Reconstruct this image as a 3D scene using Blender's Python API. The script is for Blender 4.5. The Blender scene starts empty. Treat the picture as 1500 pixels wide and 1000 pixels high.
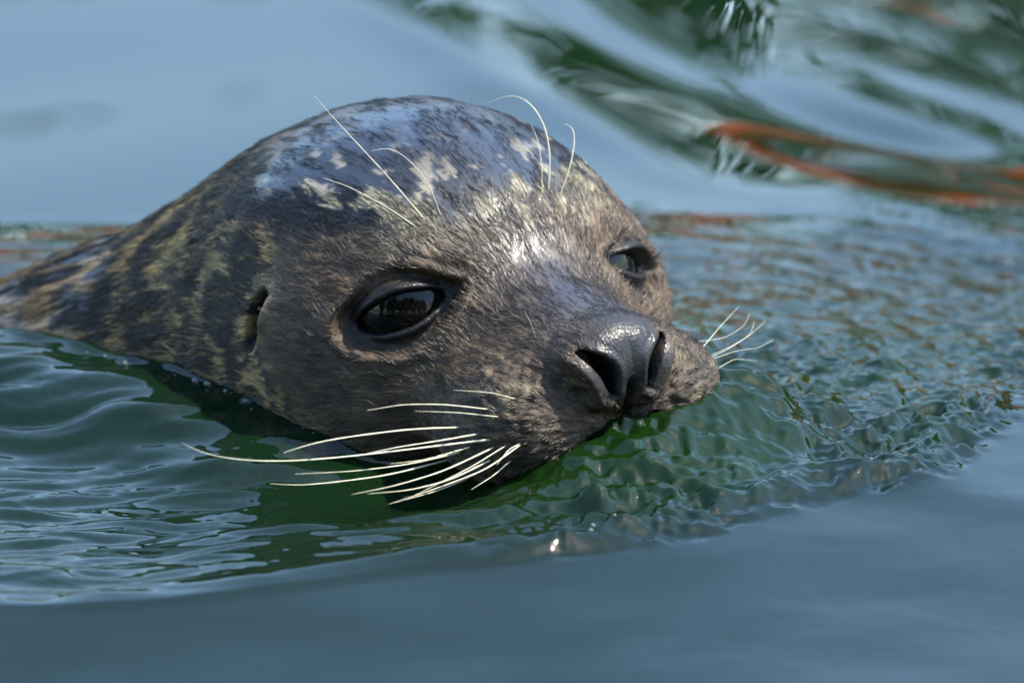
import bpy, math, random
import numpy as np
from mathutils import Vector, Matrix

random.seed(7)
rng = np.random.default_rng(11)
R = math.radians
sc = bpy.context.scene
C = sc.collection

# ------------------------------------------------------------------ camera, sky, sun, exposure
HEAD_O = np.array([0.0, 0.0, 0.060])          # point midway between the eyes, metres above mean water
ELEV = R(16.0)
cam_d = bpy.data.cameras.new('camera')
cam = bpy.data.objects.new('camera', cam_d)
C.objects.link(cam)
view = Vector((0, math.cos(ELEV), -math.sin(ELEV)))
upv = Vector((0, math.sin(ELEV), math.cos(ELEV)))
aim = Vector(HEAD_O) + Vector((0.0027, 0, 0)) - upv * 0.024
cam.location = aim - view * 5.0
cam.rotation_euler = view.to_track_quat('-Z', 'Y').to_euler()
cam_d.sensor_width = 36.0
cam_d.lens = 400.0
cam_d.clip_start = 0.1
cam_d.clip_end = 4000.0
cam_d.dof.use_dof = True
cam_d.dof.focus_distance = 4.93
cam_d.dof.aperture_fstop = 9.0
sc.camera = cam

SUN_EL, SUN_AZ = R(62), R(88)                 # azimuth from +Y (away from the camera) towards +X
world = bpy.data.worlds.new('World')
sc.world = world
world.use_nodes = True
wn = world.node_tree
wn.nodes.clear()
sky = wn.nodes.new('ShaderNodeTexSky')
sky.sky_type = 'NISHITA'
sky.sun_disc = False
sky.sun_elevation = SUN_EL
sky.sun_rotation = SUN_AZ
sky.dust_density = 1.0
sky.air_density = 1.3
sky.ozone_density = 4.0
bg = wn.nodes.new('ShaderNodeBackground')
bg.inputs['Strength'].default_value = 0.15
wo = wn.nodes.new('ShaderNodeOutputWorld')
wn.links.new(sky.outputs[0], bg.inputs[0])
wn.links.new(bg.outputs[0], wo.inputs[0])

sun_d = bpy.data.lights.new('sun', 'SUN')
sun_d.energy = 3.1
sun_d.angle = R(0.55)
sun_d.color = (1.0, 0.92, 0.78)
sun = bpy.data.objects.new('sun', sun_d)
C.objects.link(sun)
sd = Vector((math.cos(SUN_EL) * math.sin(SUN_AZ), math.cos(SUN_EL) * math.cos(SUN_AZ), math.sin(SUN_EL)))
sun.rotation_euler = sd.to_track_quat('Z', 'Y').to_euler()
sun.location = (3, 3, 6)

sc.view_settings.view_transform = 'Standard'
sc.view_settings.look = 'None'
sc.view_settings.exposure = 1.62
sc.view_settings.gamma = 1.0
sc.view_settings.use_curve_mapping = False
sc.cycles.use_denoising = True
sc.cycles.max_bounces = 10
sc.cycles.transmission_bounces = 8
sc.cycles.caustics_reflective = False
sc.cycles.caustics_refractive = False

# ------------------------------------------------------------------ helpers
_perm = np.random.default_rng(3).permutation(512).astype(np.int64)
_perm = np.concatenate([_perm, _perm, _perm])
_g3 = np.random.default_rng(5).normal(size=(512, 3))
_g3 /= np.linalg.norm(_g3, axis=1)[:, None]


def noise3(x, y, z=0.0):
    """gradient noise, about -0.8..0.8"""
    x, y, z = np.broadcast_arrays(np.asarray(x, float), np.asarray(y, float), np.asarray(z, float))
    xi, yi, zi = np.floor(x).astype(np.int64), np.floor(y).astype(np.int64), np.floor(z).astype(np.int64)
    fx, fy, fz = x - xi, y - yi, z - zi
    u, v, w = (f * f * f * (f * (f * 6 - 15) + 10) for f in (fx, fy, fz))
    out = 0
    for dx in (0, 1):
        for dy in (0, 1):
            for dz in (0, 1):
                h = _perm[_perm[_perm[(xi + dx) & 511] + ((yi + dy) & 511)] + ((zi + dz) & 511)]
                g = _g3[h]
                d = g[..., 0] * (fx - dx) + g[..., 1] * (fy - dy) + g[..., 2] * (fz - dz)
                out = out + d * (u if dx else 1 - u) * (v if dy else 1 - v) * (w if dz else 1 - w)
    return out * 1.5


def fbm(x, y, z=0.0, o=3):
    s, a, t = 0, 1.0, 0
    for i in range(o):
        f = 2.0 ** i
        s = s + a * noise3(x * f + 7.3 * i, y * f + 3.1 * i, np.asarray(z) * f + 1.7 * i)
        t += a
        a *= 0.5
    return s / t


def sstep(a, b, x):
    t = np.clip((x - a) / (b - a), 0, 1)
    return t * t * (3 - 2 * t)


def mix(a, b, t):
    return a + (b - a) * t


def grid_mesh(name, P, wrap=False):
    """P: (n, m, 3) grid -> mesh of quads"""
    n, m = P.shape[:2]
    idx = np.arange(n * m).reshape(n, m)
    if wrap:
        idx = np.concatenate([idx, idx[:, :1]], axis=1)
    q = np.stack([idx[:-1, :-1], idx[1:, :-1], idx[1:, 1:], idx[:-1, 1:]], axis=-1).reshape(-1, 4)
    me = bpy.data.meshes.new(name)
    me.vertices.add(n * m)
    me.vertices.foreach_set('co', P.reshape(-1).astype(np.float32))
    me.loops.add(q.size)
    me.loops.foreach_set('vertex_index', q.reshape(-1).astype(np.int32))
    me.polygons.add(len(q))
    me.polygons.foreach_set('loop_start', np.arange(0, q.size, 4, dtype=np.int32))
    me.polygons.foreach_set('loop_total', np.full(len(q), 4, dtype=np.int32))
    me.polygons.foreach_set('use_smooth', np.ones(len(q), dtype=bool))
    me.update()
    me.validate()
    return me


def link(name, data, mat=None, parent=None):
    o = bpy.data.objects.new(name, data)
    C.objects.link(o)
    if mat is not None:
        data.materials.append(mat)
    if parent is not None:
        o.parent = parent
    return o


def tag(o, label=None, cat=None, group=None, kind=None):
    for k, v in (('label', label), ('category', cat), ('group', group), ('kind', kind)):
        if v:
            o[k] = v
    return o


def new_mat(name):
    m = bpy.data.materials.new(name)
    m.use_nodes = True
    nt = m.node_tree
    return m, nt, nt.nodes['Principled BSDF'], nt.nodes['Material Output']


def node(nt, typ, **kw):
    n = nt.nodes.new(typ)
    for k, v in kw.items():
        if k in n.inputs:
            n.inputs[k].default_value = v
        else:
            setattr(n, k, v)
    return n


# ------------------------------------------------------------------ the seal's shape (head space, centimetres:
# X towards the nose, Y towards the seal's left, Z up, origin midway between the eyes)
YAW, ROLL = R(58.0), R(1.9)
FWD = np.array([math.cos(YAW), -math.sin(YAW), 0.0])
_lat = np.array([math.sin(YAW), math.cos(YAW), 0.0])
LAT = _lat * math.cos(ROLL) + np.array([0, 0, math.sin(ROLL)])
UPW = -_lat * math.sin(ROLL) + np.array([0, 0, math.cos(ROLL)])


def to_world(P):
    P = np.asarray(P, float) * 0.01
    return HEAD_O + P[..., 0:1] * FWD + P[..., 1:2] * LAT + P[..., 2:3] * UPW


def to_local(W):
    d = (np.asarray(W, float) - HEAD_O) * 100
    return np.stack([d @ FWD, d @ LAT, d @ UPW], axis=-1)


def bend(x):
    """sideways sweep of the neck and back, so that the body trails off behind the turned head"""
    q = np.maximum(-10.0 - x, 0.0)
    return np.where(q < 12, -0.035 * q * q, -0.035 * 144 - 0.84 * (q - 12))


def ell(p, c, r):
    q = p - np.array(c)
    r = np.array(r)
    k0 = np.sqrt(((q / r) ** 2).sum(-1))
    k1 = np.sqrt(((q / (r * r)) ** 2).sum(-1)) + 1e-9
    return k0 * (k0 - 1) / k1


def smin(a, b, k):
    h = np.clip(0.5 + 0.5 * (b - a) / k, 0, 1)
    return b + (a - b) * h - k * h * (1 - h)


def body_sdf(p):
    a = np.stack([p[..., 0], np.abs(p[..., 1]), p[..., 2]], axis=-1)   # symmetric
    d = ell(a, (-7.3, 0, -1.7), (10.7, 9.5, 8.2))                      # cranium
    d = smin(d, ell(a, (-15.5, 0, -8.8), (12.5, 11.2, 8.8)), 5.5)      # neck
    d = smin(d, ell(a, (-34.0, 0, -14.2), (17, 13.5, 8.8)), 5.0)         # shoulders and back
    d = smin(d, ell(a, (-3.0, 5.0, -4.6), (5.4, 4.2, 4.4)), 2.5)       # cheek
    d = smin(d, ell(a, (-3.6, 5.2, -2.0), (3.7, 4.1, 3.4)), 2.0)       # cheekbone
    d = smin(d, ell(a, (-1.4, 0, -2.6), (5.0, 6.4, 4.8)), 2.5)         # mid face
    d = smin(d, ell(a, (-1.6, 3.7, 1.7), (2.5, 2.2, 1.6)), 1.8)        # brow
    d = smin(d, ell(a, (5.0, 0, -2.4), (5.0, 3.7, 3.4)), 2.4)          # snout
    d = smin(d, ell(a, (5.6, 3.5, -4.0), (4.1, 3.2, 3.0)), 1.3)        # whisker pads
    d = smin(d, ell(a, (8.5, 0, -0.9), (1.8, 2.5, 1.7)), 1.2)          # nose
    d = smin(d, ell(a, (5.2, 0, -6.6), (4.2, 3.6, 2.2)), 1.0)          # chin
    return d


def ray_root(o, dr, t0=0.3, t1=28.0, it=26):
    """first crossing outward along rays from inside the body"""
    t = np.full(o.shape[:-1], t0)
    for _ in range(it):
        s = body_sdf(o + dr * t[..., None])
        t = np.clip(t - s * 0.9, t0, t1)
    return t


NS, NT = 560, 620
# rings along the body: front cap fans out from a point in the muzzle, then rings step back along the neck
u = np.linspace(0, 1, NS)
cap = 0.42
phi = np.where(u < cap, (u / cap) ** 0.9 * math.pi / 2, math.pi / 2)
phi[0] = 0.004
v = np.clip((u - cap) / (1 - cap), 0, 1)
ox = 3.4 - (v * 0.62 + 0.38 * v ** 3) * 52.0
oz = -4.0 - 6.0 * sstep(-8, -34, ox)
# angles: dense over the top and sides, sparse below
tt = np.linspace(0, 1, NT, endpoint=False)
th = -math.pi / 2 + 2 * math.pi * (tt - 0.11 * np.sin(2 * math.pi * tt) * -1 * -1 + 0.0)
TH, PH = np.meshgrid(th, phi)
OX = np.repeat(ox[:, None], NT, 1)
OZ = np.repeat(oz[:, None], NT, 1)
ORI = np.stack([OX, np.zeros_like(OX), OZ], -1)
DIR = np.stack([np.cos(PH), np.sin(PH) * np.cos(TH), np.sin(PH) * np.sin(TH)], -1)
T = ray_root(ORI, DIR)
P0 = ORI + DIR * T[..., None]                 # bare skull-and-blubber shape
P = P0.copy()
X, Y, Z = P0[..., 0], P0[..., 1], P0[..., 2]


def unit(v):
    v = np.asarray(v, float)
    return v / np.linalg.norm(v)


def grid_normals(P):
    du = np.gradient(P, axis=0)
    dv = np.concatenate([P[:, 1:], P[:, :1]], 1) - np.concatenate([P[:, -1:], P[:, :-1]], 1)
    n = np.cross(du, dv)
    n /= np.linalg.norm(n, axis=-1, keepdims=True) + 1e-12
    c = (n * DIR).sum(-1, keepdims=True)
    return np.where(c < 0, -n, n), du


# ---- eyes: lids that hug an eyeball
EYE_R = 2.45
EYE = {}
RHO = {}
for s in (-1, 1):
    n = unit((0.79, s * 0.57, 0.20))
    t = np.array([0.62, -s * 0.72, 0.38])
    t = unit(t - n * (t @ n))
    b = np.cross(n, t)
    if b[2] < 0:
        b = -b
    o0 = np.array([-3.0, s * 3.22, -0.75])
    tr = ray_root(o0[None], n[None])[0]
    c = o0 + n * tr
    EYE[s] = dict(n=n, t=t, b=b, c=c)
    q = P - c
    pp, qq, hh = q @ t, q @ b, q @ n
    front = hh > -3.2
    A = 2.05 if s < 0 else 1.85
    up = qq > 0
    hb = (1.0 if s < 0 else 0.64) * np.where(up, 0.74, 0.84) * (1 - 0.22 * np.clip(pp / A, 0, 1.3) ** 2)
    rho = np.sqrt((pp / A) ** 2 + (qq / hb) ** 2)
    od = np.sqrt(pp ** 2 + qq ** 2) * (1 - 1 / np.maximum(rho, 0.05))     # cm outside the opening
    od = np.where(front, od, 99.0)
    RHO[s] = od
    R2 = np.maximum(EYE_R ** 2 - pp ** 2 - qq ** 2, 0.4)
    hs = np.sqrt(R2) - EYE_R + 0.0
    fold_ = 0.06 * noise3(od * 6.5, pp * 0.5, 3.0) + 0.05 * noise3(pp * 4, qq * 6, 1.0)
    lid = hs + np.where(up, 0.34, 0.20) * np.exp(-((od - 0.24) / 0.26) ** 2) + 0.10 + fold_ * sstep(0.05, 0.2, od)
    lid = np.maximum(lid, hh - 0.7)
    w = 1 - sstep(0.40, 1.25, od)
    H = mix(hh, lid, w)
    H = H - 0.17 * np.exp(-((od - 0.72) / 0.15) ** 2) * sstep(-0.6, 0.6, qq)
    H = H - 0.10 * np.exp(-((od - 0.85) / 0.16) ** 2) * (qq < 0)
    H = H + 0.10 * np.exp(-((od - 1.25) / 0.25) ** 2)
    H = np.where(rho < 1.05, mix(H, hs - 0.55, 1 - sstep(0.90, 1.03, rho)), H)
    rho = np.where(front, rho, 99.0)
    P = np.where((rho < 4)[..., None], P + (H - hh)[..., None] * n, P)

# ---- nose: slanting nostril slits with raised wings, philtrum
fr = sstep(7.4, 8.6, X)
NOSTRIL = np.full(X.shape, 9.0)
NOSEW = np.zeros(X.shape)
for s in (-1, 1):
    a = np.array([s * 2.05, -0.30])
    b_ = np.array([s * 0.90, -2.25])
    yz = np.stack([Y, Z], -1)
    ab = b_ - a
    k = np.clip(((yz - a) @ ab) / (ab @ ab), 0, 1)
    bow = 0.30 * np.sin(k * math.pi)          # slit bows upward and inward
    nn = unit((ab[1], -ab[0])) * (1 if s > 0 else -1)
    nn = nn if nn[0] * s < 0 else -nn
    cen = a + k[..., None] * ab + bow[..., None] * nn
    dd = np.sqrt(((yz - cen) ** 2).sum(-1))
    wid = 0.13 + 0.21 * np.sin(np.clip(k * 1.05, 0, 1) * math.pi) ** 0.8
    e = dd / wid
    NOSTRIL = np.minimum(NOSTRIL, np.where(X > 6.2, e, 9))
    side = ((yz - cen) @ nn)                   # >0 towards the septum
    wing = np.exp(-((dd - wid - 0.42) / 0.36) ** 2) * (side < 0.0)
    crease = np.exp(-((dd - wid - 1.0) / 0.16) ** 2) * (side < 0)
    inner = np.exp(-((dd - wid - 0.2) / 0.22) ** 2) * (side > 0)
    dep = -1.7 * (1 - sstep(0.55, 1.08, e)) + 0.42 * wing + 0.12 * inner - 0.14 * crease
    P[..., 0] += dep * fr
    P[..., 1] += s * (0.22 * wing - 0.05 * crease) * fr
phil = np.exp(-(Y / 0.2) ** 2) * sstep(-1.5, -2.2, Z) * fr
P[..., 0] -= 0.5 * phil
dors = np.exp(-(Y / 0.3) ** 2) * sstep(-2.4, -1.6, Z) * sstep(0.4, -0.4, Z) * fr
P[..., 0] -= 0.10 * dors
NOSEW = sstep(1.25, 0.75, np.sqrt(((X - 9.4) / 2.1) ** 2 + (Y / 2.15) ** 2 + ((Z + 0.9) / 1.85) ** 2))

# ---- ears: small slits with a fold in front
EARW = np.zeros(X.shape)
EARH = np.zeros(X.shape)
for s in (-1, 1):
    ex, ez = -5.5, -1.1
    onside = (Y * s > 4)
    px_, pz_ = X - ex - 0.22 * (Z - ez), Z - ez
    e = np.sqrt((px_ / 0.62) ** 2 + (pz_ / 1.45) ** 2)
    EARW = np.maximum(EARW, np.where(onside, 1 - sstep(0.75, 1.2, e), 0))
    EARH = np.maximum(EARH, np.where(onside, 1 - sstep(0.8, 1.15, np.sqrt(((px_ - 0.35) / 1.0) ** 2 + (pz_ / 1.5) ** 2)), 0))
    fold = np.exp(-(((px_ - 0.75) / 0.45) ** 2 + ((pz_ - 0.55) / 0.9) ** 2)) * 0.35
    hole = 1.25 * (1 - sstep(0.55, 1.15, e))
    P[..., 1] += np.where(onside, s * (fold - hole), 0)

# ---- muscles, wrinkles and clumped fur
N0, _ = grid_normals(P)
seg = np.linalg.norm(np.diff(P0, axis=0), axis=-1)
SL = np.concatenate([np.zeros((1, NT)), np.cumsum(seg, 0)], 0)        # cm along the fur flow
RAD = np.sqrt(P0[..., 1] ** 2 + (P0[..., 2] - OZ) ** 2)
VV = TH * 8.0
EOUT = np.minimum(RHO[-1], RHO[1])
soft = fbm(X * 0.33, Y * 0.33, Z * 0.33, 2) * 0.10
eyew = np.exp(-((EOUT - 1.3) / 0.7) ** 2)
wr = np.abs(noise3(EOUT * 3.6, X * 0.3, Z * 0.5)) * 0.07 * eyew
snw = sstep(4, 6.5, X) * sstep(-0.2, -1.5, Z) * (1 - NOSEW)
wr2 = (fbm(X * 1.3, Y * 1.3, Z * 2.6, 2) * 0.12 - np.abs(noise3(X * 0.7 + Z * 0.5, Y * 0.7, Z * 1.9)) * 0.16 + 0.05 * noise3(X * 2.6, Y * 2.6, Z * 2.6)) * snw
face = sstep(-6.5, -3.0, X)
clump = noise3(SL * 0.7, VV * 2.6, Z * 0.15) * 0.035 + noise3(SL * 1.5, VV * 5.5, Z * 0.2) * 0.02
keep = sstep(0.3, 0.7, EOUT) * (1 - NOSEW) * (1 - EARW)
P = P + N0 * ((soft * keep + wr2 - wr * keep + clump * keep * (1 - 0.5 * sstep(2.5, 5.0, Z)))[..., None])
P[..., 1] += bend(P[..., 0])
NRM, DU = grid_normals(P)


# ------------------------------------------------------------------ coat colours (linear), painted in head space
def coat(p, seed=0.0):
    x, y, z = p[..., 0], p[..., 1], p[..., 2]
    ay = np.abs(y)
    wx = fbm(x * 0.35, y * 0.35, z * 0.35 + 5, 2)
    wz = fbm(x * 0.35 + 9, y * 0.35, z * 0.35, 2)
    X_, Y_, Z_ = x + 1.6 * wx, y + 1.6 * wz, z + 1.2 * wz
    dark = np.array([0.009, 0.007, 0.004])
    tan = np.array([0.34, 0.235, 0.095])
    grey = np.array([0.080, 0.055, 0.033])
    slate = np.array([0.008, 0.008, 0.009])
    cream = np.array([0.27, 0.24, 0.16])
    # neck and nape: dark with a tan network, stretched along the fur
    net = np.abs(noise3(X_ * 0.33, Y_ * 0.50, Z_ * 0.46 + 2))
    net2 = np.abs(noise3(X_ * 0.55 + 4, Y_ * 0.9, Z_ * 0.9))
    w_tan = np.clip((1 - sstep(0.03, 0.20, net)) * 0.95 + (1 - sstep(0.02, 0.14, net2)) * 0.45, 0, 1)
    low = sstep(5.0, 1.0, z)
    w_tan = sstep(0.25, 0.60, w_tan + 0.18 * noise3(x * 1.8, y * 1.8, z * 1.8)) * (0.4 + 0.6 * sstep(-21, -15, x)) * (0.25 + 0.75 * low)
    col = mix(dark, tan, w_tan[..., None])
    # face: brownish grey
    wf = sstep(-6.2, -4.2, x + 0.25 * z + 1.0 * wx - 0.9 * np.maximum(-2.2 - z, 0)) * sstep(5.2, 2.6, z + 0.8 * wz)
    mott = fbm(x * 0.9, y * 0.9, z * 0.9, 3)
    g = mix(grey, np.array([0.040, 0.030, 0.018]), sstep(-0.1, 0.25, mott)[..., None] * 0.9)
    g = mix(g, np.array([0.140, 0.104, 0.062]), sstep(0.05, 0.35, -mott)[..., None] * 0.6)
    col = mix(col, g, wf[..., None])
    # forehead: slate with cream patches
    wh = sstep(2.2, 3.6, z + 0.9 * wx - 0.10 * (x + 3)) * sstep(-15, -9.5, x + 2 * wz)
    col = mix(col, slate, wh[..., None])
    pat = fbm(x * 0.85 + 3, y * 0.95 + 1, z * 0.8, 3)
    wc = sstep(0.22, 0.29, pat + 0.12 * np.exp(-((x + 2.5) / 2.5) ** 2)) * sstep(2.0, 3.2, z) * sstep(-14, -6, x) * sstep(6.6, 4.2, z + 0.2 * (x + 4) * 0)
    col = mix(col, cream, (wc * 0.85)[..., None])
    # bridge of the snout darker slate
    wb = np.exp(-(y / 2.2) ** 2) * sstep(0.0, 2.5, x) * sstep(-1.0, 0.3, z)
    col = mix(col, np.array([0.028, 0.027, 0.030]), (wb * 0.85)[..., None])
    # pale tufts above each eye
    for s in (-1, 1):
        d = np.sqrt(((x + 1.0) / 1.7) ** 2 + ((y - s * 4.0) / 1.5) ** 2 + ((z - 3.0) / 1.3) ** 2)
        col = mix(col, np.array([0.20, 0.175, 0.115]), (0.75 * (1 - sstep(0.5, 1.4, d + 0.5 * mott)))[..., None])
    # muzzle brown, darker low down
    wm = sstep(3.6, 6.2, x) * sstep(0.0, -1.8, z)
    mz = mix(np.array([0.060, 0.043, 0.027]), np.array([0.022, 0.017, 0.011]), sstep(-0.1, 0.25, fbm(x * 1.1, y * 1.1, z * 1.1 + 4, 2))[..., None])
    mz = mix(mz, np.array([0.13, 0.105, 0.062]), sstep(0.05, 0.4, fbm(x * 0.8 + 5, y * 0.8, z * 0.8, 2))[..., None] * 0.7)
    col = mix(col, mz, wm[..., None])
    # tan in front of and behind the ear
    for s in (-1, 1):
        d = np.sqrt(((x + 5.0) / 1.2) ** 2 + ((z - 0.1) / 1.0) ** 2) + np.where(y * s > 3, 0, 9)
        col = mix(col, np.array([0.22, 0.18, 0.10]), (0.75 * (1 - sstep(0.4, 1.3, d)))[..., None])
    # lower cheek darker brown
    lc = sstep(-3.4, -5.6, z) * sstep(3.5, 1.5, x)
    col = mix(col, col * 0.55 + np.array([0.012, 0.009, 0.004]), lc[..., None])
    return col


_fl = np.gradient(P0, axis=0)
_fl /= np.linalg.norm(_fl, axis=-1, keepdims=True) + 1e-9
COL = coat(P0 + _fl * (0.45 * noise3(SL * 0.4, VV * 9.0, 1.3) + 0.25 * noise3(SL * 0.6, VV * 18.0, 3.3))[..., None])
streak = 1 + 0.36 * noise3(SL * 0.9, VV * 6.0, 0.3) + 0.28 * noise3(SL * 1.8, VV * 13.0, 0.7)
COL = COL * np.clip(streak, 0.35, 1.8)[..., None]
lidw = 1 - sstep(0.38, 0.62, EOUT + 0.12 * noise3(X * 2, Y * 2, Z * 2))
COL = mix(COL, np.array([0.006, 0.006, 0.006]), lidw[..., None])
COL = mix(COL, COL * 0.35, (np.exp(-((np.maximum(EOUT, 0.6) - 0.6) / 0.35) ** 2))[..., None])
COL = mix(COL, np.array([0.008, 0.008, 0.009]), NOSEW[..., None])
COL = mix(COL, np.array([0.002, 0.002, 0.002]), (1 - sstep(0.6, 1.1, NOSTRIL))[..., None])
COL = mix(COL, np.array([0.008, 0.007, 0.006]), EARW[..., None])
# rows of follicle pits on the whisker pads
for s in (-1, 1):
    for r_ in range(5):
        for c_ in range(6):
            fx_, fz_ = 8.6 - c_ * 0.78 - 0.25 * (r_ % 2), -2.2 - r_ * 0.62 - 0.10 * c_
            w = np.exp(-((X - fx_) ** 2 + (Z - fz_) ** 2) / 0.018) * (Y * s > 1.5)
            COL = mix(COL, np.array([0.006, 0.005, 0.004]), (0.8 * w)[..., None])
# slick: how flat and wet the coat lies (1 = streaming wet skin or plastered hair)
patchy = np.clip(0.72 + 0.75 * noise3(SL * 0.45, VV * 1.3, 2.2) + 0.35 * noise3(SL * 0.9, VV * 5.0, 4.2), 0.6, 1)
SLICK = np.clip(sstep(3.2, 4.8, Z + 1.0 * noise3(X * .5, Y * .5, Z * .5) + 0.8 * noise3(SL * 0.6, VV * 3.0, 0.9)) * patchy
                + 0.7 * np.exp(-(Y / 2.4) ** 2) * sstep(0.5, 3, X) * sstep(9.2, 7.2, X) * sstep(-1.2, 0.2, Z) * patchy
                + NOSEW * 0.25 + lidw * 0.08 + 0.8 * sstep(-14, -21, X) * patchy + 0.6 * sstep(-4.4, -5.6, Z) * (X < 8), 0, 1)

# ------------------------------------------------------------------ materials of the seal
skin, nt, bsdf, out = new_mat('wet_fur')
at = node(nt, 'ShaderNodeAttribute', attribute_name='coat')
asl = node(nt, 'ShaderNodeAttribute', attribute_name='slick')
uvn = node(nt, 'ShaderNodeUVMap', uv_map='flow')
mp = node(nt, 'ShaderNodeMapping')
mp.inputs['Scale'].default_value = (1.6, 9.0, 1.0)
nz = node(nt, 'ShaderNodeTexNoise', Scale=1.0, Detail=4.0, Roughness=0.65)
nt.links.new(uvn.outputs[0], mp.inputs[0])
nt.links.new(mp.outputs[0], nz.inputs['Vector'])
anose = node(nt, 'ShaderNodeAttribute', attribute_name='bare')
tc = node(nt, 'ShaderNodeTexCoord')
vo = node(nt, 'ShaderNodeTexVoronoi', Scale=620.0)
nz2 = node(nt, 'ShaderNodeTexNoise', Scale=240.0, Detail=4.0)
nt.links.new(tc.outputs['Object'], vo.inputs['Vector'])
nt.links.new(tc.outputs['Object'], nz2.inputs['Vector'])
ad = node(nt, 'ShaderNodeMath', operation='ADD')
nt.links.new(vo.outputs['Distance'], ad.inputs[0])
nt.links.new(nz2.outputs[0], ad.inputs[1])
hx = node(nt, 'ShaderNodeMix', data_type='FLOAT')
nt.links.new(anose.outputs['Fac'], hx.inputs[0])
nt.links.new(nz.outputs[0], hx.inputs[2])
sc_ = node(nt, 'ShaderNodeMath', operation='MULTIPLY')
sc_.inputs[1].default_value = 0.55
nt.links.new(ad.outputs[0], sc_.inputs[0])
nt.links.new(sc_.outputs[0], hx.inputs[3])
bp = node(nt, 'ShaderNodeBump', Strength=0.6, Distance=0.0006)
nt.links.new(hx.outputs[0], bp.inputs['Height'])
nt.links.new(bp.outputs[0], bsdf.inputs['Normal'])
nt.links.new(at.outputs['Color'], bsdf.inputs['Base Color'])
mr = node(nt, 'ShaderNodeMapRange')
bsdf.inputs['Specular IOR Level'].default_value = 0.35
mr.inputs['To Min'].default_value = 0.58
mr.inputs['To Max'].default_value = 0.30
nt.links.new(asl.outputs['Fac'], mr.inputs['Value'])
nt.links.new(mr.outputs[0], bsdf.inputs['Roughness'])
bsdf.inputs['IOR'].default_value = 1.45
mp3 = node(nt, 'ShaderNodeMapping')
mp3.inputs['Scale'].default_value = (0.55, 2.6, 1.0)
nz3 = node(nt, 'ShaderNodeTexNoise', Scale=1.0, Detail=3.0, Roughness=0.6)
nt.links.new(uvn.outputs[0], mp3.inputs[0])
nt.links.new(mp3.outputs[0], nz3.inputs['Vector'])
bp3 = node(nt, 'ShaderNodeBump', Strength=0.5, Distance=0.0022)
nt.links.new(nz3.outputs[0], bp3.inputs['Height'])
bp2 = node(nt, 'ShaderNodeBump', Strength=0.6, Distance=0.0006)
nt.links.new(bp3.outputs[0], bp2.inputs['Normal'])
nt.links.new(hx.outputs[0], bp2.inputs['Height'])
nt.links.new(bp2.outputs[0], bsdf.inputs['Coat Normal'])
cwm = node(nt, 'ShaderNodeMath', operation='MULTIPLY')
cwm.inputs[1].default_value = 0.9
nt.links.new(asl.outputs['Fac'], cwm.inputs[0])
nt.links.new(cwm.outputs[0], bsdf.inputs['Coat Weight'])
bsdf.inputs['Coat Roughness'].default_value = 0.17
bsdf.inputs['Coat IOR'].default_value = 1.7

# ------------------------------------------------------------------ seal object
seal = bpy.data.objects.new('seal', None)
C.objects.link(seal)
seal.location = tuple(to_world(np.array([0, 0, -6.0])))
tag(seal, 'spotted dark grey seal swimming with its whiskered head above green water', 'seal')
WP = to_world(P)
base = np.array(seal.location)
me = grid_mesh('body', WP - base, wrap=True)
body = link('body', me, skin, seal)
n = NS * NT
ca = me.color_attributes.new('coat', 'FLOAT_COLOR', 'POINT')
ca.data.foreach_set('color', np.concatenate([np.clip(COL, 0, 1), np.ones(COL.shape[:2] + (1,))], -1).reshape(-1).astype(np.float32))
fa = me.attributes.new('slick', 'FLOAT', 'POINT')
fa.data.foreach_set('value', SLICK.reshape(-1).astype(np.float32))
fb = me.attributes.new('bare', 'FLOAT', 'POINT')
fb.data.foreach_set('value', np.clip(NOSEW + lidw, 0, 1).reshape(-1).astype(np.float32))
uvl = me.uv_layers.new(name='flow')
lv = np.empty(len(me.loops), dtype=np.int32)
me.loops.foreach_get('vertex_index', lv)
uvs = np.stack([SL.reshape(-1)[lv], VV.reshape(-1)[lv]], -1)
uvl.data.foreach_set('uv', uvs.reshape(-1).astype(np.float32))

# eyeballs
eyem, nt, bsdf, out = new_mat('dark_eye')
bsdf.inputs['Base Color'].default_value = (0.004, 0.003, 0.003, 1)
bsdf.inputs['Roughness'].default_value = 0.03
bsdf.inputs['IOR'].default_value = 1.34
for s in (-1, 1):
    E = EYE[s]
    cen = to_world(E['c'] + E['n'] * ((-0.08 if s < 0 else -0.28) - EYE_R)) - base
    nu, nv = 48, 64
    a_, b2 = np.meshgrid(np.linspace(0.002, math.pi - 0.002, nu), np.linspace(0, 2 * math.pi, nv, endpoint=False), indexing='ij')
    nw, tw, bw = (E[k][0] * FWD + E[k][1] * LAT + E[k][2] * UPW for k in 'ntb')
    G = EYE_R * 0.01 * (np.cos(a_)[..., None] * nw + np.sin(a_)[..., None] * (np.cos(b2)[..., None] * tw + np.sin(b2)[..., None] * bw))
    eo = link('eyeball', grid_mesh('eyeball', G, wrap=True), eyem, seal)
    eo.location = tuple(cen)

# ------------------------------------------------------------------ where a line of sight meets the scene
CAM = np.array(cam.location)
VW, UW_, RW = np.array(view), np.array(upv), np.array([1.0, 0, 0])


def sight(u, v, t):
    """point t metres beyond the focus distance on the line through photo pixel (u, v)"""
    k = 0.0003 / 5.0
    d = VW + RW * ((u - 750) * k) + UW_ * ((500 - v) * k)
    return CAM + d * (5.0 + t)


def to_pix(W):
    d = W - CAM
    z = d @ VW
    k = 0.0003 / 5.0
    return np.stack([750 + (d @ RW) / z / k, 500 - (d @ UW_) / z / k, z - 5.0], -1)


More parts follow.
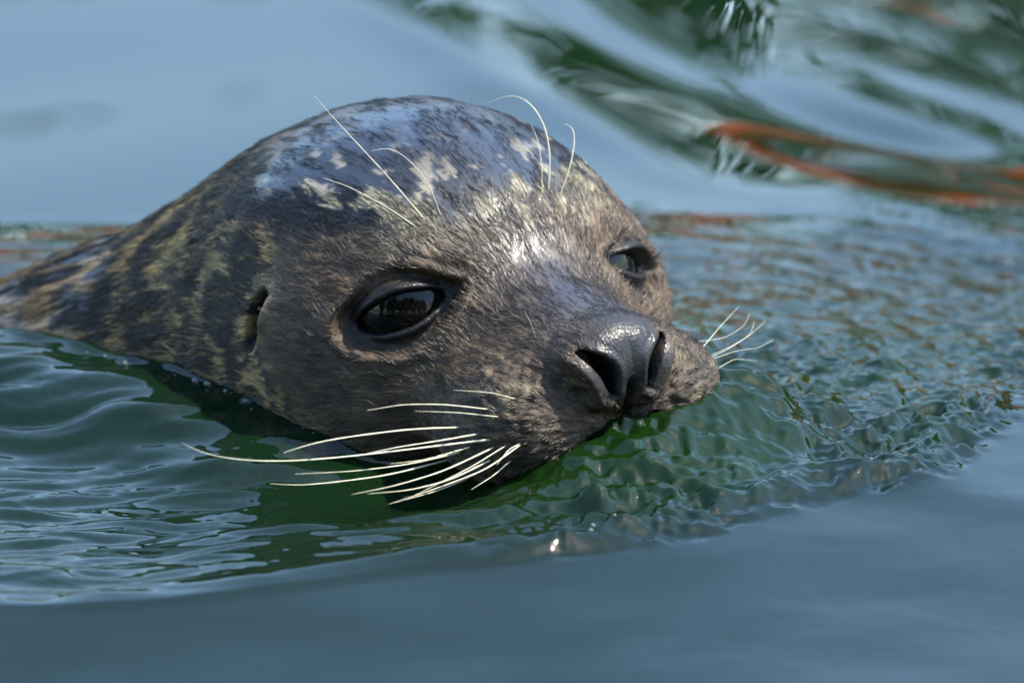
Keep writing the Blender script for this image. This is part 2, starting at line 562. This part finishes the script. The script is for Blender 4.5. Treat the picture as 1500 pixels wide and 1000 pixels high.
# ------------------------------------------------------------------ fur
M = 75000
NRW = NRM[..., 0:1] * FWD + NRM[..., 1:2] * LAT + NRM[..., 2:3] * UPW
dl = DU / (np.linalg.norm(DU, axis=-1, keepdims=True) + 1e-9)
FLW = dl[..., 0:1] * FWD + dl[..., 1:2] * LAT + dl[..., 2:3] * UPW
dth = np.concatenate([P[:, 1:], P[:, :1]], 1) - P
area = np.linalg.norm(np.cross(DU, dth), axis=-1)
hairy = sstep(0.40, 0.62, EOUT) * (1 - sstep(0.3, 0.7, NOSEW)) * (1 - EARH) * (WP[..., 2] > -0.03) * (X > -30)
prob = (area * hairy * (1 - 0.93 * sstep(0.35, 0.8, SLICK))).reshape(-1)
prob /= prob.sum()
pick = rng.choice(n, size=M, p=prob)
root = WP.reshape(-1, 3)[pick] - base
nr = NRW.reshape(-1, 3)[pick]
fl = FLW.reshape(-1, 3)[pick]
sx = np.cross(nr, fl)
jit = rng.normal(size=(M, 2))
xx = X.reshape(-1)[pick]
zz = Z.reshape(-1)[pick]
slk = SLICK.reshape(-1)[pick]
cl1 = noise3(root[:, 0] * 90, root[:, 1] * 90, root[:, 2] * 90)         # neighbours lean the same way
cl2 = noise3(root[:, 0] * 90 + 40, root[:, 1] * 90, root[:, 2] * 90)
root = root + (fl * jit[:, :1] + sx * jit[:, 1:]) * 0.0004
Lh = (0.0045 + 0.0035 * sstep(-4, -12, xx)) * rng.uniform(0.6, 1.3, M) * (1 - 0.35 * sstep(5, 8, xx))
lift = (0.16 + 0.10 * cl2) * (1 - 0.92 * sstep(0.2, 0.8, slk))
d0 = fl + sx * (0.16 * jit[:, :1] * (1 - .5 * slk[:, None]) + 0.55 * cl1[:, None] * (1 - .5 * slk[:, None]))
d0 /= np.linalg.norm(d0, axis=1, keepdims=True)
cu = np.floor(SL.reshape(-1)[pick] / 0.42 + 0.6 * noise3(xx, zz, 0.3)).astype(np.int64)
cv = np.floor(VV.reshape(-1)[pick] / 0.20 + 0.5 * noise3(xx * 1.3, zz * 1.3, 5.3)).astype(np.int64)
_, cid = np.unique(cu * 100003 + cv, return_inverse=True)
cnt = np.bincount(cid)
cenr = np.stack([np.bincount(cid, weights=root[:, i]) / cnt for i in range(3)], -1)[cid]
lock_tone = rng.uniform(0.5, 1.35, len(cnt))[cid]
lock_len = rng.uniform(0.8, 1.25, len(cnt))[cid]
Lh = Lh * lock_len
to_c = cenr - root
to_c = sx * (to_c * sx).sum(1, keepdims=True) * 0.9
KP = 4
pts = np.empty((M, KP, 3))
for i, k in enumerate((0.0, 0.33, 0.67, 1.0)):
    pts[:, i] = root + to_c * k ** 1.3 + d0 * (Lh * k)[:, None] + nr * (Lh * lift * (k * 1.4 - 0.9 * k * k) - 0.0001 * (k == 0))[:, None]
hc = bpy.data.hair_curves.new('fur')
hc.add_curves([KP] * M)
hc.attributes['position'].data.foreach_set('vector', pts.reshape(-1).astype(np.float32))
ra = hc.attributes.get('radius') or hc.attributes.new('radius', 'FLOAT', 'POINT')
rad = np.tile(np.array([1.0, 0.95, 0.7, 0.15]), (M, 1)) * (0.00014 * rng.uniform(0.7, 1.35, M) * (1 - 0.35 * slk))[:, None]
ra.data.foreach_set('value', rad.reshape(-1).astype(np.float32))
hcol = COL.reshape(-1, 3)[pick] * (rng.uniform(0.7, 1.4, M) * lock_tone)[:, None]
fc = hc.attributes.new('coat', 'FLOAT_COLOR', 'CURVE')
fc.data.foreach_set('color', np.concatenate([np.clip(hcol, 0, 1), np.ones((M, 1))], 1).reshape(-1).astype(np.float32))
furm, nt, bsdf, out = new_mat('fur_strands')
at = node(nt, 'ShaderNodeAttribute', attribute_name='coat')
nt.links.new(at.outputs['Color'], bsdf.inputs['Base Color'])
bsdf.inputs['Roughness'].default_value = 0.28
bsdf.inputs['IOR'].default_value = 1.45
fur = link('fur', hc, furm, body)
fur['kind'] = 'stuff'

# ------------------------------------------------------------------ whiskers
whm, nt, bsdf, out = new_mat('whisker_horn')
bsdf.inputs['Base Color'].default_value = (0.58, 0.54, 0.39, 1)
bsdf.inputs['Roughness'].default_value = 0.32
bsdf.inputs['Subsurface Weight'].default_value = 0.15
bsdf.inputs['Subsurface Radius'].default_value = (0.002, 0.002, 0.001)
PIX = to_pix(WP.reshape(-1, 3))
facing = (NRW.reshape(-1, 3) @ VW) < -0.05


def tube(name, pts, r0, r1, parent, beads=0.12):
    pts = np.asarray(pts)
    m = 30
    tk = np.linspace(0, 1, len(pts))
    t = np.linspace(0, 1, m)
    # smooth interpolation through the given points
    co = np.stack([np.interp(t, tk, pts[:, i]) for i in range(3)], -1)
    for _ in range(10):
        co[1:-1] = co[1:-1] * 0.5 + 0.25 * (co[:-2] + co[2:])
    tg = np.gradient(co, axis=0)
    tg /= np.linalg.norm(tg, axis=1, keepdims=True)
    a = np.cross(tg, np.array([0.13, 0.2, 0.97]))
    a /= np.linalg.norm(a, axis=1, keepdims=True)
    b = np.cross(tg, a)
    ang = np.linspace(0, 2 * math.pi, 6, endpoint=False)
    rr = mix(r0, r1, t ** 1.3) * (1 + beads * np.sin(t * 46 + pts[0, 0] * 900))
    G = co[:, None] + rr[:, None, None] * (np.cos(ang)[None, :, None] * a[:, None] + np.sin(ang)[None, :, None] * b[:, None])
    org = co[0]
    o = link(name, grid_mesh(name, G - org, wrap=True), whm, parent)
    o.location = tuple(org - base)
    return o


def whisker(path, r0=0.0007, r1=0.00012, tip=None, name='whisker'):
    u0, v0 = path[0]
    d2 = (PIX[:, 0] - u0) ** 2 + (PIX[:, 1] - v0) ** 2 + np.where(facing, 0, 1e6)
    near = np.argsort(d2)[:12]
    t_root = PIX[near, 2].min()
    if d2[near[0]] > 9:
        du_, dv_ = PIX[near[0], 0] - u0, PIX[near[0], 1] - v0
        t_root = PIX[near[0], 2]
        path = [(p[0] + du_ * (1 - i / len(path)), p[1] + dv_ * (1 - i / len(path))) for i, p in enumerate(path)]
    L = np.concatenate([[0], np.cumsum([math.hypot(path[i + 1][0] - path[i][0], path[i + 1][1] - path[i][1]) for i in range(len(path) - 1)])])
    L /= L[-1]
    if tip is None:
        tip = -0.03
    tt_ = t_root + tip * L ** 1.2
    tt_[0] += 0.003
    return tube(name, [sight(u, v, t) for (u, v), t in zip(path, tt_)], r0, r1, seal)


for p_, r0, tip in (
    ([(676, 626), (600, 628), (500, 641), (455, 650), (415, 663)], 8, -0.035),
    ([(722, 643), (640, 653), (520, 668), (420, 677), (345, 674), (295, 664), (266, 648)], 8, -0.040),
    ([(703, 635), (640, 646), (580, 655), (520, 668)], 7, -0.03),
    ([(676, 662), (600, 680), (520, 690), (432, 694)], 7, -0.035),
    ([(655, 674), (570, 696), (500, 705), (440, 711), (395, 708)], 8, -0.035),
    ([(728, 653), (650, 690), (580, 711), (515, 724)], 7, -0.035),
    ([(722, 672), (660, 703), (600, 718), (538, 723)], 8, -0.035),
    ([(768, 647), (712, 688), (640, 715), (570, 738)], 7, -0.03),
    ([(695, 697), (640, 719), (578, 736)], 6, -0.02),
    ([(750, 673), (722, 697), (690, 717)], 6, -0.012),
    ([(720, 600), (650, 592), (590, 592), (538, 601)], 6, -0.025),
    ([(735, 611), (670, 604), (608, 602)], 5, -0.02),
    ([(757, 585), (720, 575), (664, 571)], 5, -0.018),
    ([(769, 646), (745, 658), (728, 680)], 5, -0.006),
    ([(692, 654), (620, 674), (572, 679)], 6, -0.03),
    ([(786, 498), (777, 472), (768, 455)], 3.5, -0.004),
    ([(745, 650), (690, 684), (600, 729)], 5, -0.03),
    # the other side of the muzzle
    ([(1030, 508), (1055, 478), (1082, 449)], 3.2, 0.03),
    ([(1045, 522), (1072, 508), (1100, 490), (1122, 470)], 2.4, 0.05),
    ([(1046, 525), (1080, 513), (1110, 510), (1132, 498)], 2.2, 0.05),
    ([(1022, 500), (1060, 496), (1090, 478), (1098, 460)], 2.0, 0.05),
    ([(1056, 538), (1080, 524), (1110, 528)], 2.4, 0.04),
    ([(1042, 520), (1070, 508), (1100, 490), (1105, 470)], 2.0, 0.05),
):
    whisker(p_, r0 * (0.000064 if tip < 0 else 0.00005), 0.00006, tip * 2.0 if tip < 0 else tip)
for p_, r0, tip in (
    ([(624, 324), (565, 255), (515, 202), (488, 172), (460, 140)], 6, -0.01),
    ([(647, 320), (628, 268), (598, 232), (570, 216), (545, 221)], 4, -0.01),
    ([(613, 335), (565, 302), (510, 273), (474, 261)], 5, -0.012),
    ([(803, 281), (807, 225), (797, 178), (775, 148), (748, 137), (713, 152)], 6, 0.01),
    ([(794, 285), (794, 245), (789, 208), (778, 182)], 4, 0.005),
    ([(820, 287), (836, 243), (842, 208), (840, 188), (827, 181)], 5, 0.01),
    ([(814, 274), (815, 248)], 2.5, 0.002),
):
    whisker(p_, r0 * 0.000066, 0.00007, tip, 'brow_whisker')

# ------------------------------------------------------------------ water
def lines(lo, hi, step, far, g=1.22):
    a = list(np.arange(lo, hi + step / 2, step))
    d, p = step, hi
    up = []
    while p < far:
        d *= g
        p += d
        up.append(p)
    d, p = step, lo
    dn = []
    while p > -far:
        d *= g
        p -= d
        dn.append(p)
    return np.array(dn[::-1] + a + up)


lx = lines(-0.26, 0.26, 0.00092, 60)
ly = lines(-0.58, 0.84, 0.00142, 60)
gx, gy = np.meshgrid(lx, ly, indexing='ij')
inner = ((gx > -0.5) & (gx < 0.5) & (gy > -1.0) & (gy < 2.2))

# leading edge of the disturbed water the seal pushes ahead of it (plan, metres)
edge = np.array([(-0.60, -0.330), (-0.40, -0.300), (-0.222, -0.280), (-0.147, -0.272), (-0.072, -0.242), (0.018, -0.204), (0.078, -0.172),
                 (0.123, -0.134), (0.165, -0.101), (0.186, -0.085), (0.208, -0.030), (0.228, 0.024), (0.240, 0.079), (0.250, 0.15),
                 (0.258, 0.25), (0.26, 0.6), (0.26, 2.4)])
ep = np.concatenate([np.stack([np.linspace(edge[i, 0], edge[i + 1, 0], 14)[:-1], np.linspace(edge[i, 1], edge[i + 1, 1], 14)[:-1]], -1) for i in range(len(edge) - 1)])
for _ in range(25):
    ep[1:-1] = ep[1:-1] * .5 + .25 * (ep[:-2] + ep[2:])
sdv = np.full(gx.shape, 9.0)
gxi, gyi = gx[inner], gy[inner]
wob = 0.006 * noise3(gxi * 14, gyi * 14, 3.0)
best = np.full(gxi.shape, 9.0)
sgn = np.ones(gxi.shape)
for i in range(len(ep) - 1):
    a, b = ep[i], ep[i + 1]
    ab = b - a
    k = np.clip(((gxi - a[0]) * ab[0] + (gyi - a[1]) * ab[1]) / (ab @ ab + 1e-12), 0, 1)
    ddx, ddy = gxi - a[0] - k * ab[0], gyi - a[1] - k * ab[1]
    dd = np.sqrt(ddx * ddx + ddy * ddy)
    c = ab[0] * (gyi - a[1]) - ab[1] * (gxi - a[0])
    m_ = dd < best
    best = np.where(m_, dd, best)
    sgn = np.where(m_, np.sign(c), sgn)
sd_i = best * sgn + wob                       # >0 inside the disturbed patch

WL = to_local(np.stack([gxi, gyi, gxi * 0], -1))
WL[..., 1] -= bend(WL[..., 0])
dist = body_sdf(WL)                            # cm from the seal's skin at the waterline
lxn, lyn = WL[..., 0], WL[..., 1]


def spectrum(x, y, n, l0, l1, ang0, spread, seed):
    g = np.random.default_rng(seed)
    z = np.zeros_like(x)
    for i in range(n):
        lam = math.exp(g.uniform(math.log(l0), math.log(l1)))
        a = ang0 + g.normal() * spread
        k = 2 * math.pi / lam
        z += np.sin(k * (x * math.cos(a) + y * math.sin(a)) + g.uniform(0, 6.283)) / k * math.sqrt(2.0 / n)
    return z                                   # unit rms slope


qx = gxi + 0.007 * noise3(gxi * 30, gyi * 30, 0.5)
qy = gyi + 0.007 * noise3(gxi * 30, gyi * 30, 7.5)
iso = spectrum(qx, qy, 60, 0.0060, 0.034, 0.0, 9.0, 21)
streaky = spectrum(qx, qy, 44, 0.009, 0.045, math.pi / 2 + 0.10, 0.22, 22)
mid = spectrum(qx, qy, 16, 0.04, 0.10, math.pi / 2 + 0.25, 0.5, 23)
inside = sstep(-0.012, 0.010, sd_i)
w_right = sstep(-0.09, 0.04, gxi + 0.25 * (gyi + 0.05))
amp_n = 0.55 + 0.6 * sstep(-0.5, 0.5, noise3(gxi * 11, gyi * 8, 9.0)) + 0.5 * sstep(-0.3, 0.6, noise3(gxi * 28, gyi * 20, 4.0))
back = sstep(0.04, 0.24, gyi - 0.25 * np.maximum(gxi - 0.10, 0))
iso_a = inside * w_right * mix(0.45, mix(0.085, 0.14, sstep(0.12, 0.2, gxi)), back) * amp_n * sstep(0.56, 0.34, gyi)
calm = sstep(2.0, 7.0, dist) + sstep(-3, 3, lxn)
str_a = np.clip(0.5 + calm, 0, 1) * inside * (1 - 0.75 * w_right) * 0.20 * amp_n * sstep(0.5, 0.15, gyi) * sstep(-0.005, 0.05, sd_i)
pr = np.hypot(gxi + 0.02, (gyi - 0.04) * 1.0)
pt_ = np.arctan2(gyi - 0.04, gxi + 0.02) * 0.17
rd_a = pr + 0.006 * noise3(gxi * 22, gyi * 22, 2.5)
rd_b = pt_ + 0.010 * noise3(gxi * 18, gyi * 18, 6.5)
arcs = spectrum(rd_a, rd_b, 50, 0.0070, 0.028, 0.0, 0.7, 28)
fine = spectrum(qx, qy, 30, 0.0045, 0.010, 0.0, 9.0, 25)
big = spectrum(qx, qy, 20, 0.022, 0.06, math.pi / 2 - 0.3, 0.9, 26)
iso_a = iso_a * (1 + 0.15 * np.exp(-((sd_i - 0.035) / 0.03) ** 2) * sstep(0.12, 0.0, gyi))
h = iso * iso_a * 0.6 + arcs * iso_a * 0.75 + fine * iso_a * (0.40 + 0.25 * np.exp(-((sd_i - 0.03) / 0.025) ** 2)) + big * iso_a * 0.22 + streaky * str_a + fine * str_a * 0.25 + mid * inside * 0.05 * sstep(0.5, 0.1, gyi)
# the lip of the bow wave
amp_e = sstep(-0.25, 0.05, gxi) * sstep(0.35, 0.05, gyi)
amp_e = amp_e * mix(1.0, 0.55, sstep(0.13, 0.20, gxi))
h = h + 0.012 * (iso * 0.5 + mid) * (1 - inside)
h = h + 0.0045 * amp_e * sstep(-0.008, 0.012, sd_i) + 0.0012 * amp_e * np.exp(-((sd_i - 0.014) / 0.010) ** 2)
tilt_in = sstep(0.10, -0.05, gyi) * sstep(-0.30, -0.05, gxi)
h = h - 0.060 * np.clip(sd_i - 0.012, 0, 0.11) * tilt_in
y_end = mix(0.30, 0.34, sstep(-0.15, 0.12, gxi))
h = h - 0.025 * np.clip((gyi - 0.11) / (y_end - 0.11), 0, 1) - 0.011 * np.clip((gyi - y_end) / 0.15, 0, 1)
h = h - 0.085 * np.clip(sd_i - 0.015, 0, 0.12) * sstep(-0.05, -0.15, gxi) * sstep(0.05, -0.05, gyi)
h = h - 0.080 * 0.035 * np.log1p(np.exp((gxi - 0.035) / 0.035)) * sstep(0.02, 0.12, gyi)
out_d = np.maximum(-sd_i, 0)
h = h - mix(0.064, 0.044, sstep(0.0, 0.12, gxi)) * (1 - np.exp(-out_d / 0.28)) * sstep(1.0, 0.55, out_d) * sstep(0.25, 0.0, gyi)
# water piled up before the nose, a trough beside the cheek, a crest along the neck
nose_h = np.exp(-(((lxn - 10.2) / 3.4) ** 2 + (lyn / 5.5) ** 2))
far_h = np.exp(-(((lxn - 7.5) / 4.0) ** 2 + ((lyn - 6.5) / 4.0) ** 2))
cheek = np.exp(-(((lxn - 5.5) / 3.8) ** 2 + ((lyn + 8.0) / 4.5) ** 2))
h = h + 0.021 * nose_h + 0.027 * far_h - 0.014 * cheek
crest = np.exp(-((dist - 3.6) / 2.6) ** 2) * sstep(1, -9, lxn) * (lyn < 0)
h = h + 0.006 * crest
lap = (1 - sstep(1.5, 9.0, dist)) * (lyn < 0) * sstep(2.0, -2.5, lxn)
h = h + mix(0.011, 0.007, sstep(-8, -16, lxn)) * lap
h = h + 0.0032 * np.exp(-np.maximum(dist, 0) / 0.38)
z = np.zeros(gx.shape)
z[inner] = h * sstep(0.50, 0.36, np.abs(gxi)) * sstep(2.2, 1.1, gyi) * sstep(-1.0, -0.75, gyi)
# long smooth swell everywhere
sw = spectrum(gx, gy, 9, 0.25, 0.9, math.pi / 2 + 0.5, 0.35, 31) * 0.006
fade = np.exp(-(np.maximum(np.hypot(gx, gy) - 2.5, 0) / 2.0) ** 2)
ylin = 0.63 + 1.9 * 0.03 * np.log1p(np.exp((0.10 - np.clip(gx, -1, 1)) / 0.03)) - 0.2 * np.maximum(gx - 0.1, 0)
qd = (gy - ylin) * 0.5 + 0.012 * noise3(gx * 9, gy * 9, 2.0) + 0.003 * noise3(gx * 26, gy * 14, 5.0)
wk = sstep(0.36, 0.50, gy) * sstep(-0.12, 0.0, gx)
sw2 = -mix(0.0024, 0.0062, sstep(0.10, 0.17, gx)) * np.sin(2 * math.pi * qd / 0.22) * np.exp(-(np.maximum(np.abs(qd) - 0.04, 0) / 0.04) ** 2) * wk
sw2 = sw2 - 0.040 * np.maximum(gy - 0.47, 0) * sstep(-0.03, 0.14, gx) * sstep(2.2, 1.1, gy)
sw2 = sw2 + spectrum(gx, gy, 7, 0.06, 0.16, math.pi / 2 - 0.55, 0.25, 33) * 0.030 * sstep(0.25, 0.45, gy) * sstep(0.08, 0.2, gx)
z = z + (sw + sw2) * fade
wmesh = grid_mesh('water', np.stack([gx, gy, z], -1))
churn = np.zeros(gx.shape)
churn[inner] = sstep(-0.004, 0.03, sd_i) * sstep(0.45, 0.15, gyi) * (0.25 + 0.75 * w_right) * np.clip(0.7 + 0.6 * noise3(gxi * 16, gyi * 12, 8.0), 0, 1)
ch_a = wmesh.attributes.new('churn', 'FLOAT', 'POINT')
ch_a.data.foreach_set('value', churn.reshape(-1).astype(np.float32))

wat_m = bpy.data.materials.new('pool_water')
wat_m.use_nodes = True
nt = wat_m.node_tree
nt.nodes.clear()
out = node(nt, 'ShaderNodeOutputMaterial')
dif = node(nt, 'ShaderNodeBsdfDiffuse')
chn = node(nt, 'ShaderNodeAttribute', attribute_name='churn')          # air stirred into the water scatters more light
cmx = node(nt, 'ShaderNodeMix', data_type='RGBA')
cmx.inputs[6].default_value = (0.005, 0.019, 0.009, 1)
cmx.inputs[7].default_value = (0.0075, 0.032, 0.003, 1)
nt.links.new(chn.outputs['Fac'], cmx.inputs[0])
nt.links.new(cmx.outputs[2], dif.inputs['Color'])
refr = node(nt, 'ShaderNodeBsdfRefraction', IOR=1.33, Roughness=0.0)
refr.inputs['Color'].default_value = (0.85, 0.95, 0.80, 1)
mx = node(nt, 'ShaderNodeMixShader')
mx.inputs[0].default_value = 0.5
gl = node(nt, 'ShaderNodeBsdfGlossy', Roughness=0.012)
gl.inputs['Color'].default_value = (1, 1, 1, 1)
fre = node(nt, 'ShaderNodeFresnel', IOR=1.33)
mx2 = node(nt, 'ShaderNodeMixShader')
nt.links.new(dif.outputs[0], mx.inputs[1])
nt.links.new(refr.outputs[0], mx.inputs[2])
nt.links.new(fre.outputs[0], mx2.inputs[0])
nt.links.new(mx.outputs[0], mx2.inputs[1])
nt.links.new(gl.outputs[0], mx2.inputs[2])
nt.links.new(mx2.outputs[0], out.inputs['Surface'])
va = node(nt, 'ShaderNodeVolumeAbsorption', Density=16.0)
va.inputs['Color'].default_value = (0.38, 0.72, 0.36, 1)
nt.links.new(va.outputs[0], out.inputs['Volume'])
wat = link('water', wmesh, wat_m)
tag(wat, kind='structure')

# ------------------------------------------------------------------ small bubbles where the water laps the fur and along the bow wave
bubm, nt, bsdf, out = new_mat('bubble_film')
bsdf.inputs['Base Color'].default_value = (0.9, 0.95, 0.92, 1)
bsdf.inputs['Roughness'].default_value = 0.03
bsdf.inputs['Transmission Weight'].default_value = 0.85
bsdf.inputs['IOR'].default_value = 1.2
zi = z[inner]
rim = (dist > 0.05) & (dist < 0.5) & (lxn < 2) & (lxn > -20) & (lyn < -2)
lipm = (sd_i > 0.002) & (sd_i < 0.02) & (gxi > -0.05) & (gyi < 0.05)
bub_v, bub_f = [], []
oct_v = np.array([(math.sin(a) * math.cos(b), math.sin(a) * math.sin(b), math.cos(a)) for a in np.linspace(0, math.pi, 6) for b in np.linspace(0, 2 * math.pi, 8, endpoint=False)])
oct_f = [(i * 8 + j, (i + 1) * 8 + j, (i + 1) * 8 + (j + 1) % 8, i * 8 + (j + 1) % 8) for i in range(5) for j in range(8)]
for msk, cnt_ in ((rim, 16), (lipm, 8)):
    ids = np.flatnonzero(msk)
    for k in rng.choice(ids, cnt_, replace=False):
        r_ = 0.0004 + 0.0011 * rng.uniform() ** 3
        off = len(bub_v) * 48
        bub_v.append(oct_v * r_ + np.array([gxi[k], gyi[k], zi[k] + r_ * 0.25]))
        bub_f += [tuple(i + off for i in f) for f in oct_f]
bme = bpy.data.meshes.new('bubbles')
bme.from_pydata(np.concatenate(bub_v).tolist(), [], bub_f)
bme.polygons.foreach_set('use_smooth', np.ones(len(bme.polygons), dtype=bool))
bub = link('bubbles', bme, bubm)
tag(bub, 'tiny clear bubbles along the waterline and the bow wave', 'bubbles', kind='stuff')

# ------------------------------------------------------------------ pool bed and the bank whose colours the water mirrors
bedm, nt, bsdf, out = new_mat('pool_bed')
nz = node(nt, 'ShaderNodeTexNoise', Scale=3.0, Detail=5.0)
cr = node(nt, 'ShaderNodeValToRGB')
cr.color_ramp.elements[0].color = (0.012, 0.022, 0.010, 1)
cr.color_ramp.elements[1].color = (0.06, 0.07, 0.04, 1)
nt.links.new(nz.outputs[0], cr.inputs[0])
nt.links.new(cr.outputs[0], bsdf.inputs['Base Color'])
bx, by = np.meshgrid(np.linspace(-60, 60, 61), np.linspace(-60, 60, 61), indexing='ij')
bed = link('pool_bed', grid_mesh('pool_bed', np.stack([bx, by, -0.9 + 0.08 * noise3(bx * .3, by * .3)], -1)), bedm)
tag(bed, kind='structure')

bankm, nt, bsdf, out = new_mat('bank_earth')
nz = node(nt, 'ShaderNodeTexNoise', Scale=2.0, Detail=6.0)
cr = node(nt, 'ShaderNodeValToRGB')
cr.color_ramp.elements[0].color = (0.03, 0.05, 0.015, 1)
cr.color_ramp.elements[1].color = (0.10, 0.09, 0.05, 1)
nt.links.new(nz.outputs[0], cr.inputs[0])
nt.links.new(cr.outputs[0], bsdf.inputs['Base Color'])
prof = np.array([(8.2, -1.1), (8.5, -0.05), (8.8, 0.14), (9.6, 0.25), (14, 0.5), (25, 0.8), (60, 1.0)])
kx = np.linspace(-45, 45, 120)
BG = np.stack([np.stack([kx, np.full_like(kx, yy) + 0.25 * noise3(kx * .4, 0 * kx, yy), np.full_like(kx, zz_) + 0.08 * noise3(kx * .7, yy + 0 * kx, 2.0)], -1) for yy, zz_ in prof], 1)
bank = link('bank', grid_mesh('bank', BG), bankm)
tag(bank, kind='structure')
NB = BG.copy()
NB[..., 1] = -NB[..., 1] - 0.6
NB[..., 2] = NB[..., 2] - 0.02
tag(link('near_bank', grid_mesh('near_bank', NB[::-1]), bankm), kind='structure')


def leaf_mat(name, c, tr=0.45):
    m, nt, bsdf, out = new_mat(name)
    bsdf.inputs['Base Color'].default_value = c + (1,)
    bsdf.inputs['Roughness'].default_value = 0.5
    tl = node(nt, 'ShaderNodeBsdfTranslucent')
    tl.inputs['Color'].default_value = c + (1,)
    mx = node(nt, 'ShaderNodeMixShader')
    mx.inputs[0].default_value = tr
    nt.links.new(bsdf.outputs[0], mx.inputs[1])
    nt.links.new(tl.outputs[0], mx.inputs[2])
    nt.links.new(mx.outputs[0], out.inputs['Surface'])
    return m


LEAF = [leaf_mat('leaf_dark', (0.042, 0.105, 0.012)), leaf_mat('leaf_mid', (0.070, 0.150, 0.018)), leaf_mat('leaf_olive', (0.085, 0.125, 0.022))]
RED = leaf_mat('red_petals', (0.62, 0.05, 0.06))
ORANGE = leaf_mat('orange_petals', (0.75, 0.16, 0.03))
PINK = leaf_mat('pink_petals', (0.66, 0.14, 0.17))
BARK = leaf_mat('bark', (0.06, 0.045, 0.03), 0.0)


def leaves(nl, size, rx, ry, rz, seed, shell=0.55):
    g = np.random.default_rng(seed)
    d = g.normal(size=(nl, 3))
    d /= np.linalg.norm(d, axis=1, keepdims=True)
    lump = 1 + 0.35 * noise3(d[:, 0] * 2.2 + seed, d[:, 1] * 2.2, d[:, 2] * 2.2)
    r = (shell + (1 - shell) * g.uniform(0, 1, nl) ** 0.6) * lump
    c = d * r[:, None] * np.array([rx, ry, rz])
    a = g.normal(size=(nl, 3))
    a /= np.linalg.norm(a, axis=1, keepdims=True)
    b = np.cross(a, g.normal(size=(nl, 3)))
    b /= np.linalg.norm(b, axis=1, keepdims=True)
    s_ = size * g.uniform(0.6, 1.4, nl)[:, None]
    q = np.stack([c - a * s_, c + b * s_ * .45, c + a * s_, c - b * s_ * .45], 1).reshape(-1, 3)
    me = bpy.data.meshes.new('leaves')
    me.from_pydata(q.tolist(), [], [(4 * i, 4 * i + 1, 4 * i + 2, 4 * i + 3) for i in range(nl)])
    return me


def shrub(x, y, rx, rz, label, kind, seed, flower=None, nf=0, name='shrub', grp=None):
    e = bpy.data.objects.new(name, None)
    C.objects.link(e)
    e.location = (x, y, 0.15)
    tag(e, label, 'shrub' if name != 'tree' else 'tree', grp or ('plants on the far bank' if name != 'tree' else 'added trees on the near bank'))
    cr = link('crown', leaves(int((1500 if name != 'tree' else 900) * rx * rz + 500), 0.075 if name != 'tree' else 0.15, rx, rx * .8, rz, seed), LEAF[kind], e)
    cr.location = (0, 0, rz * 1.0)
    if flower:
        fl = link('flowers', leaves(nf, 0.07, rx * 1.06, rx * .86, rz * 1.04, seed + 50, 0.9), flower, e)
        fl['kind'] = 'stuff'
        fl.location = (0, 0, rz * 1.0)
    tp = np.array([(0, 0, -0.3), (0.05, 0.02, rz * .6), (0.0, 0.05, rz * 1.3)])
    ang = np.linspace(0, 2 * math.pi, 7, endpoint=False)
    G = np.stack([tp[i] + np.stack([np.cos(ang), np.sin(ang), 0 * ang], -1) * r for i, r in enumerate((.09, .06, .03))])
    link('trunk', grid_mesh('trunk', G, wrap=True), BARK, e)


for i, (x_, col_, lab) in enumerate((
        (-7.2, RED, 'red flowering shrub at the far end of the bank'),
        (-4.9, PINK, 'pink flowering shrub second along the bank'),
        (-2.6, RED, 'low red flowering shrub behind the seal'),
        (-0.4, ORANGE, 'low orange flowering shrub in the middle of the bank, added for its orange reflection'),  # orange shrubs stand in for an unknown orange thing mirrored in the water
        (1.7, ORANGE, 'taller orange flowering shrub beside the low one, added for its orange reflection'),
        (3.9, PINK, 'pink flowering shrub next to the taller orange one'),
        (6.2, RED, 'red flowering shrub closing the flower bed'))):
    shrub(x_, 9.3 + 0.15 * (i % 2), 1.15, 0.32 + 0.04 * (i % 3), lab, 1, 20 + i, col_, 2400)
for i, (x_, r_, h_, k_, lab) in enumerate((
        (-9.0, 1.6, 1.1, 0, 'dark green bush behind the first red flowers'),
        (-6.2, 1.4, 1.2, 1, 'mid green bush behind the red and pink flowers'),
        (-3.4, 1.5, 1.0, 2, 'olive bush behind the low red flowers'),
        (-0.6, 1.4, 1.1, 0, 'round dark bush behind the low orange flowers'),
        (1.9, 1.3, 1.3, 1, 'tall green bush behind the taller orange flowers'),
        (4.4, 1.6, 1.4, 0, 'tallest dark bush behind the pink flowers beside the orange'),
        (7.2, 1.5, 1.1, 2, 'olive bush behind the last red flowers'))):
    shrub(x_, 11.6 + 0.3 * (i % 2), r_, h_ * 1.12, lab, k_, 40 + i)
for i, (x_, y_, r_, h_, lab) in enumerate((
        (3.6, 13.4, 1.7, 1.9, 'slender tall tree nearest the middle of the bank'),
        (6.4, 13.0, 2.0, 2.2, 'broad tall tree above the last red flowers'),
        (9.4, 13.6, 2.1, 2.35, 'tallest tree at the right end of the far bank'),
        (12.6, 12.6, 2.2, 2.3, 'broad tree beyond the tallest one'),
        (15.0, 10.4, 2.0, 2.2, 'outermost tall tree added on the far bank to darken the far eye'))):  # this last tree is added to darken the far eye's reflection
    shrub(x_, y_, r_, h_, lab, (0, 1, 0, 2, 1)[i], 80 + i, name='tree', grp='tall trees on the far bank')
for i, x_ in enumerate((-14, -8.6, -5.4, -1.8, 1.6, 5.2, 8.8, 14)):  # unseen trees added behind the camera to darken what the eye mirrors
    shrub(x_ * 0.8, -11.0 - 0.8 * (i % 2), 1.9, 3.0 + 0.4 * (i % 3), ('first', 'second', 'third', 'fourth', 'fifth', 'sixth', 'seventh', 'last')[i] + ' broad green tree added along the near bank to darken the eye', i % 3, 60 + i, name='tree')
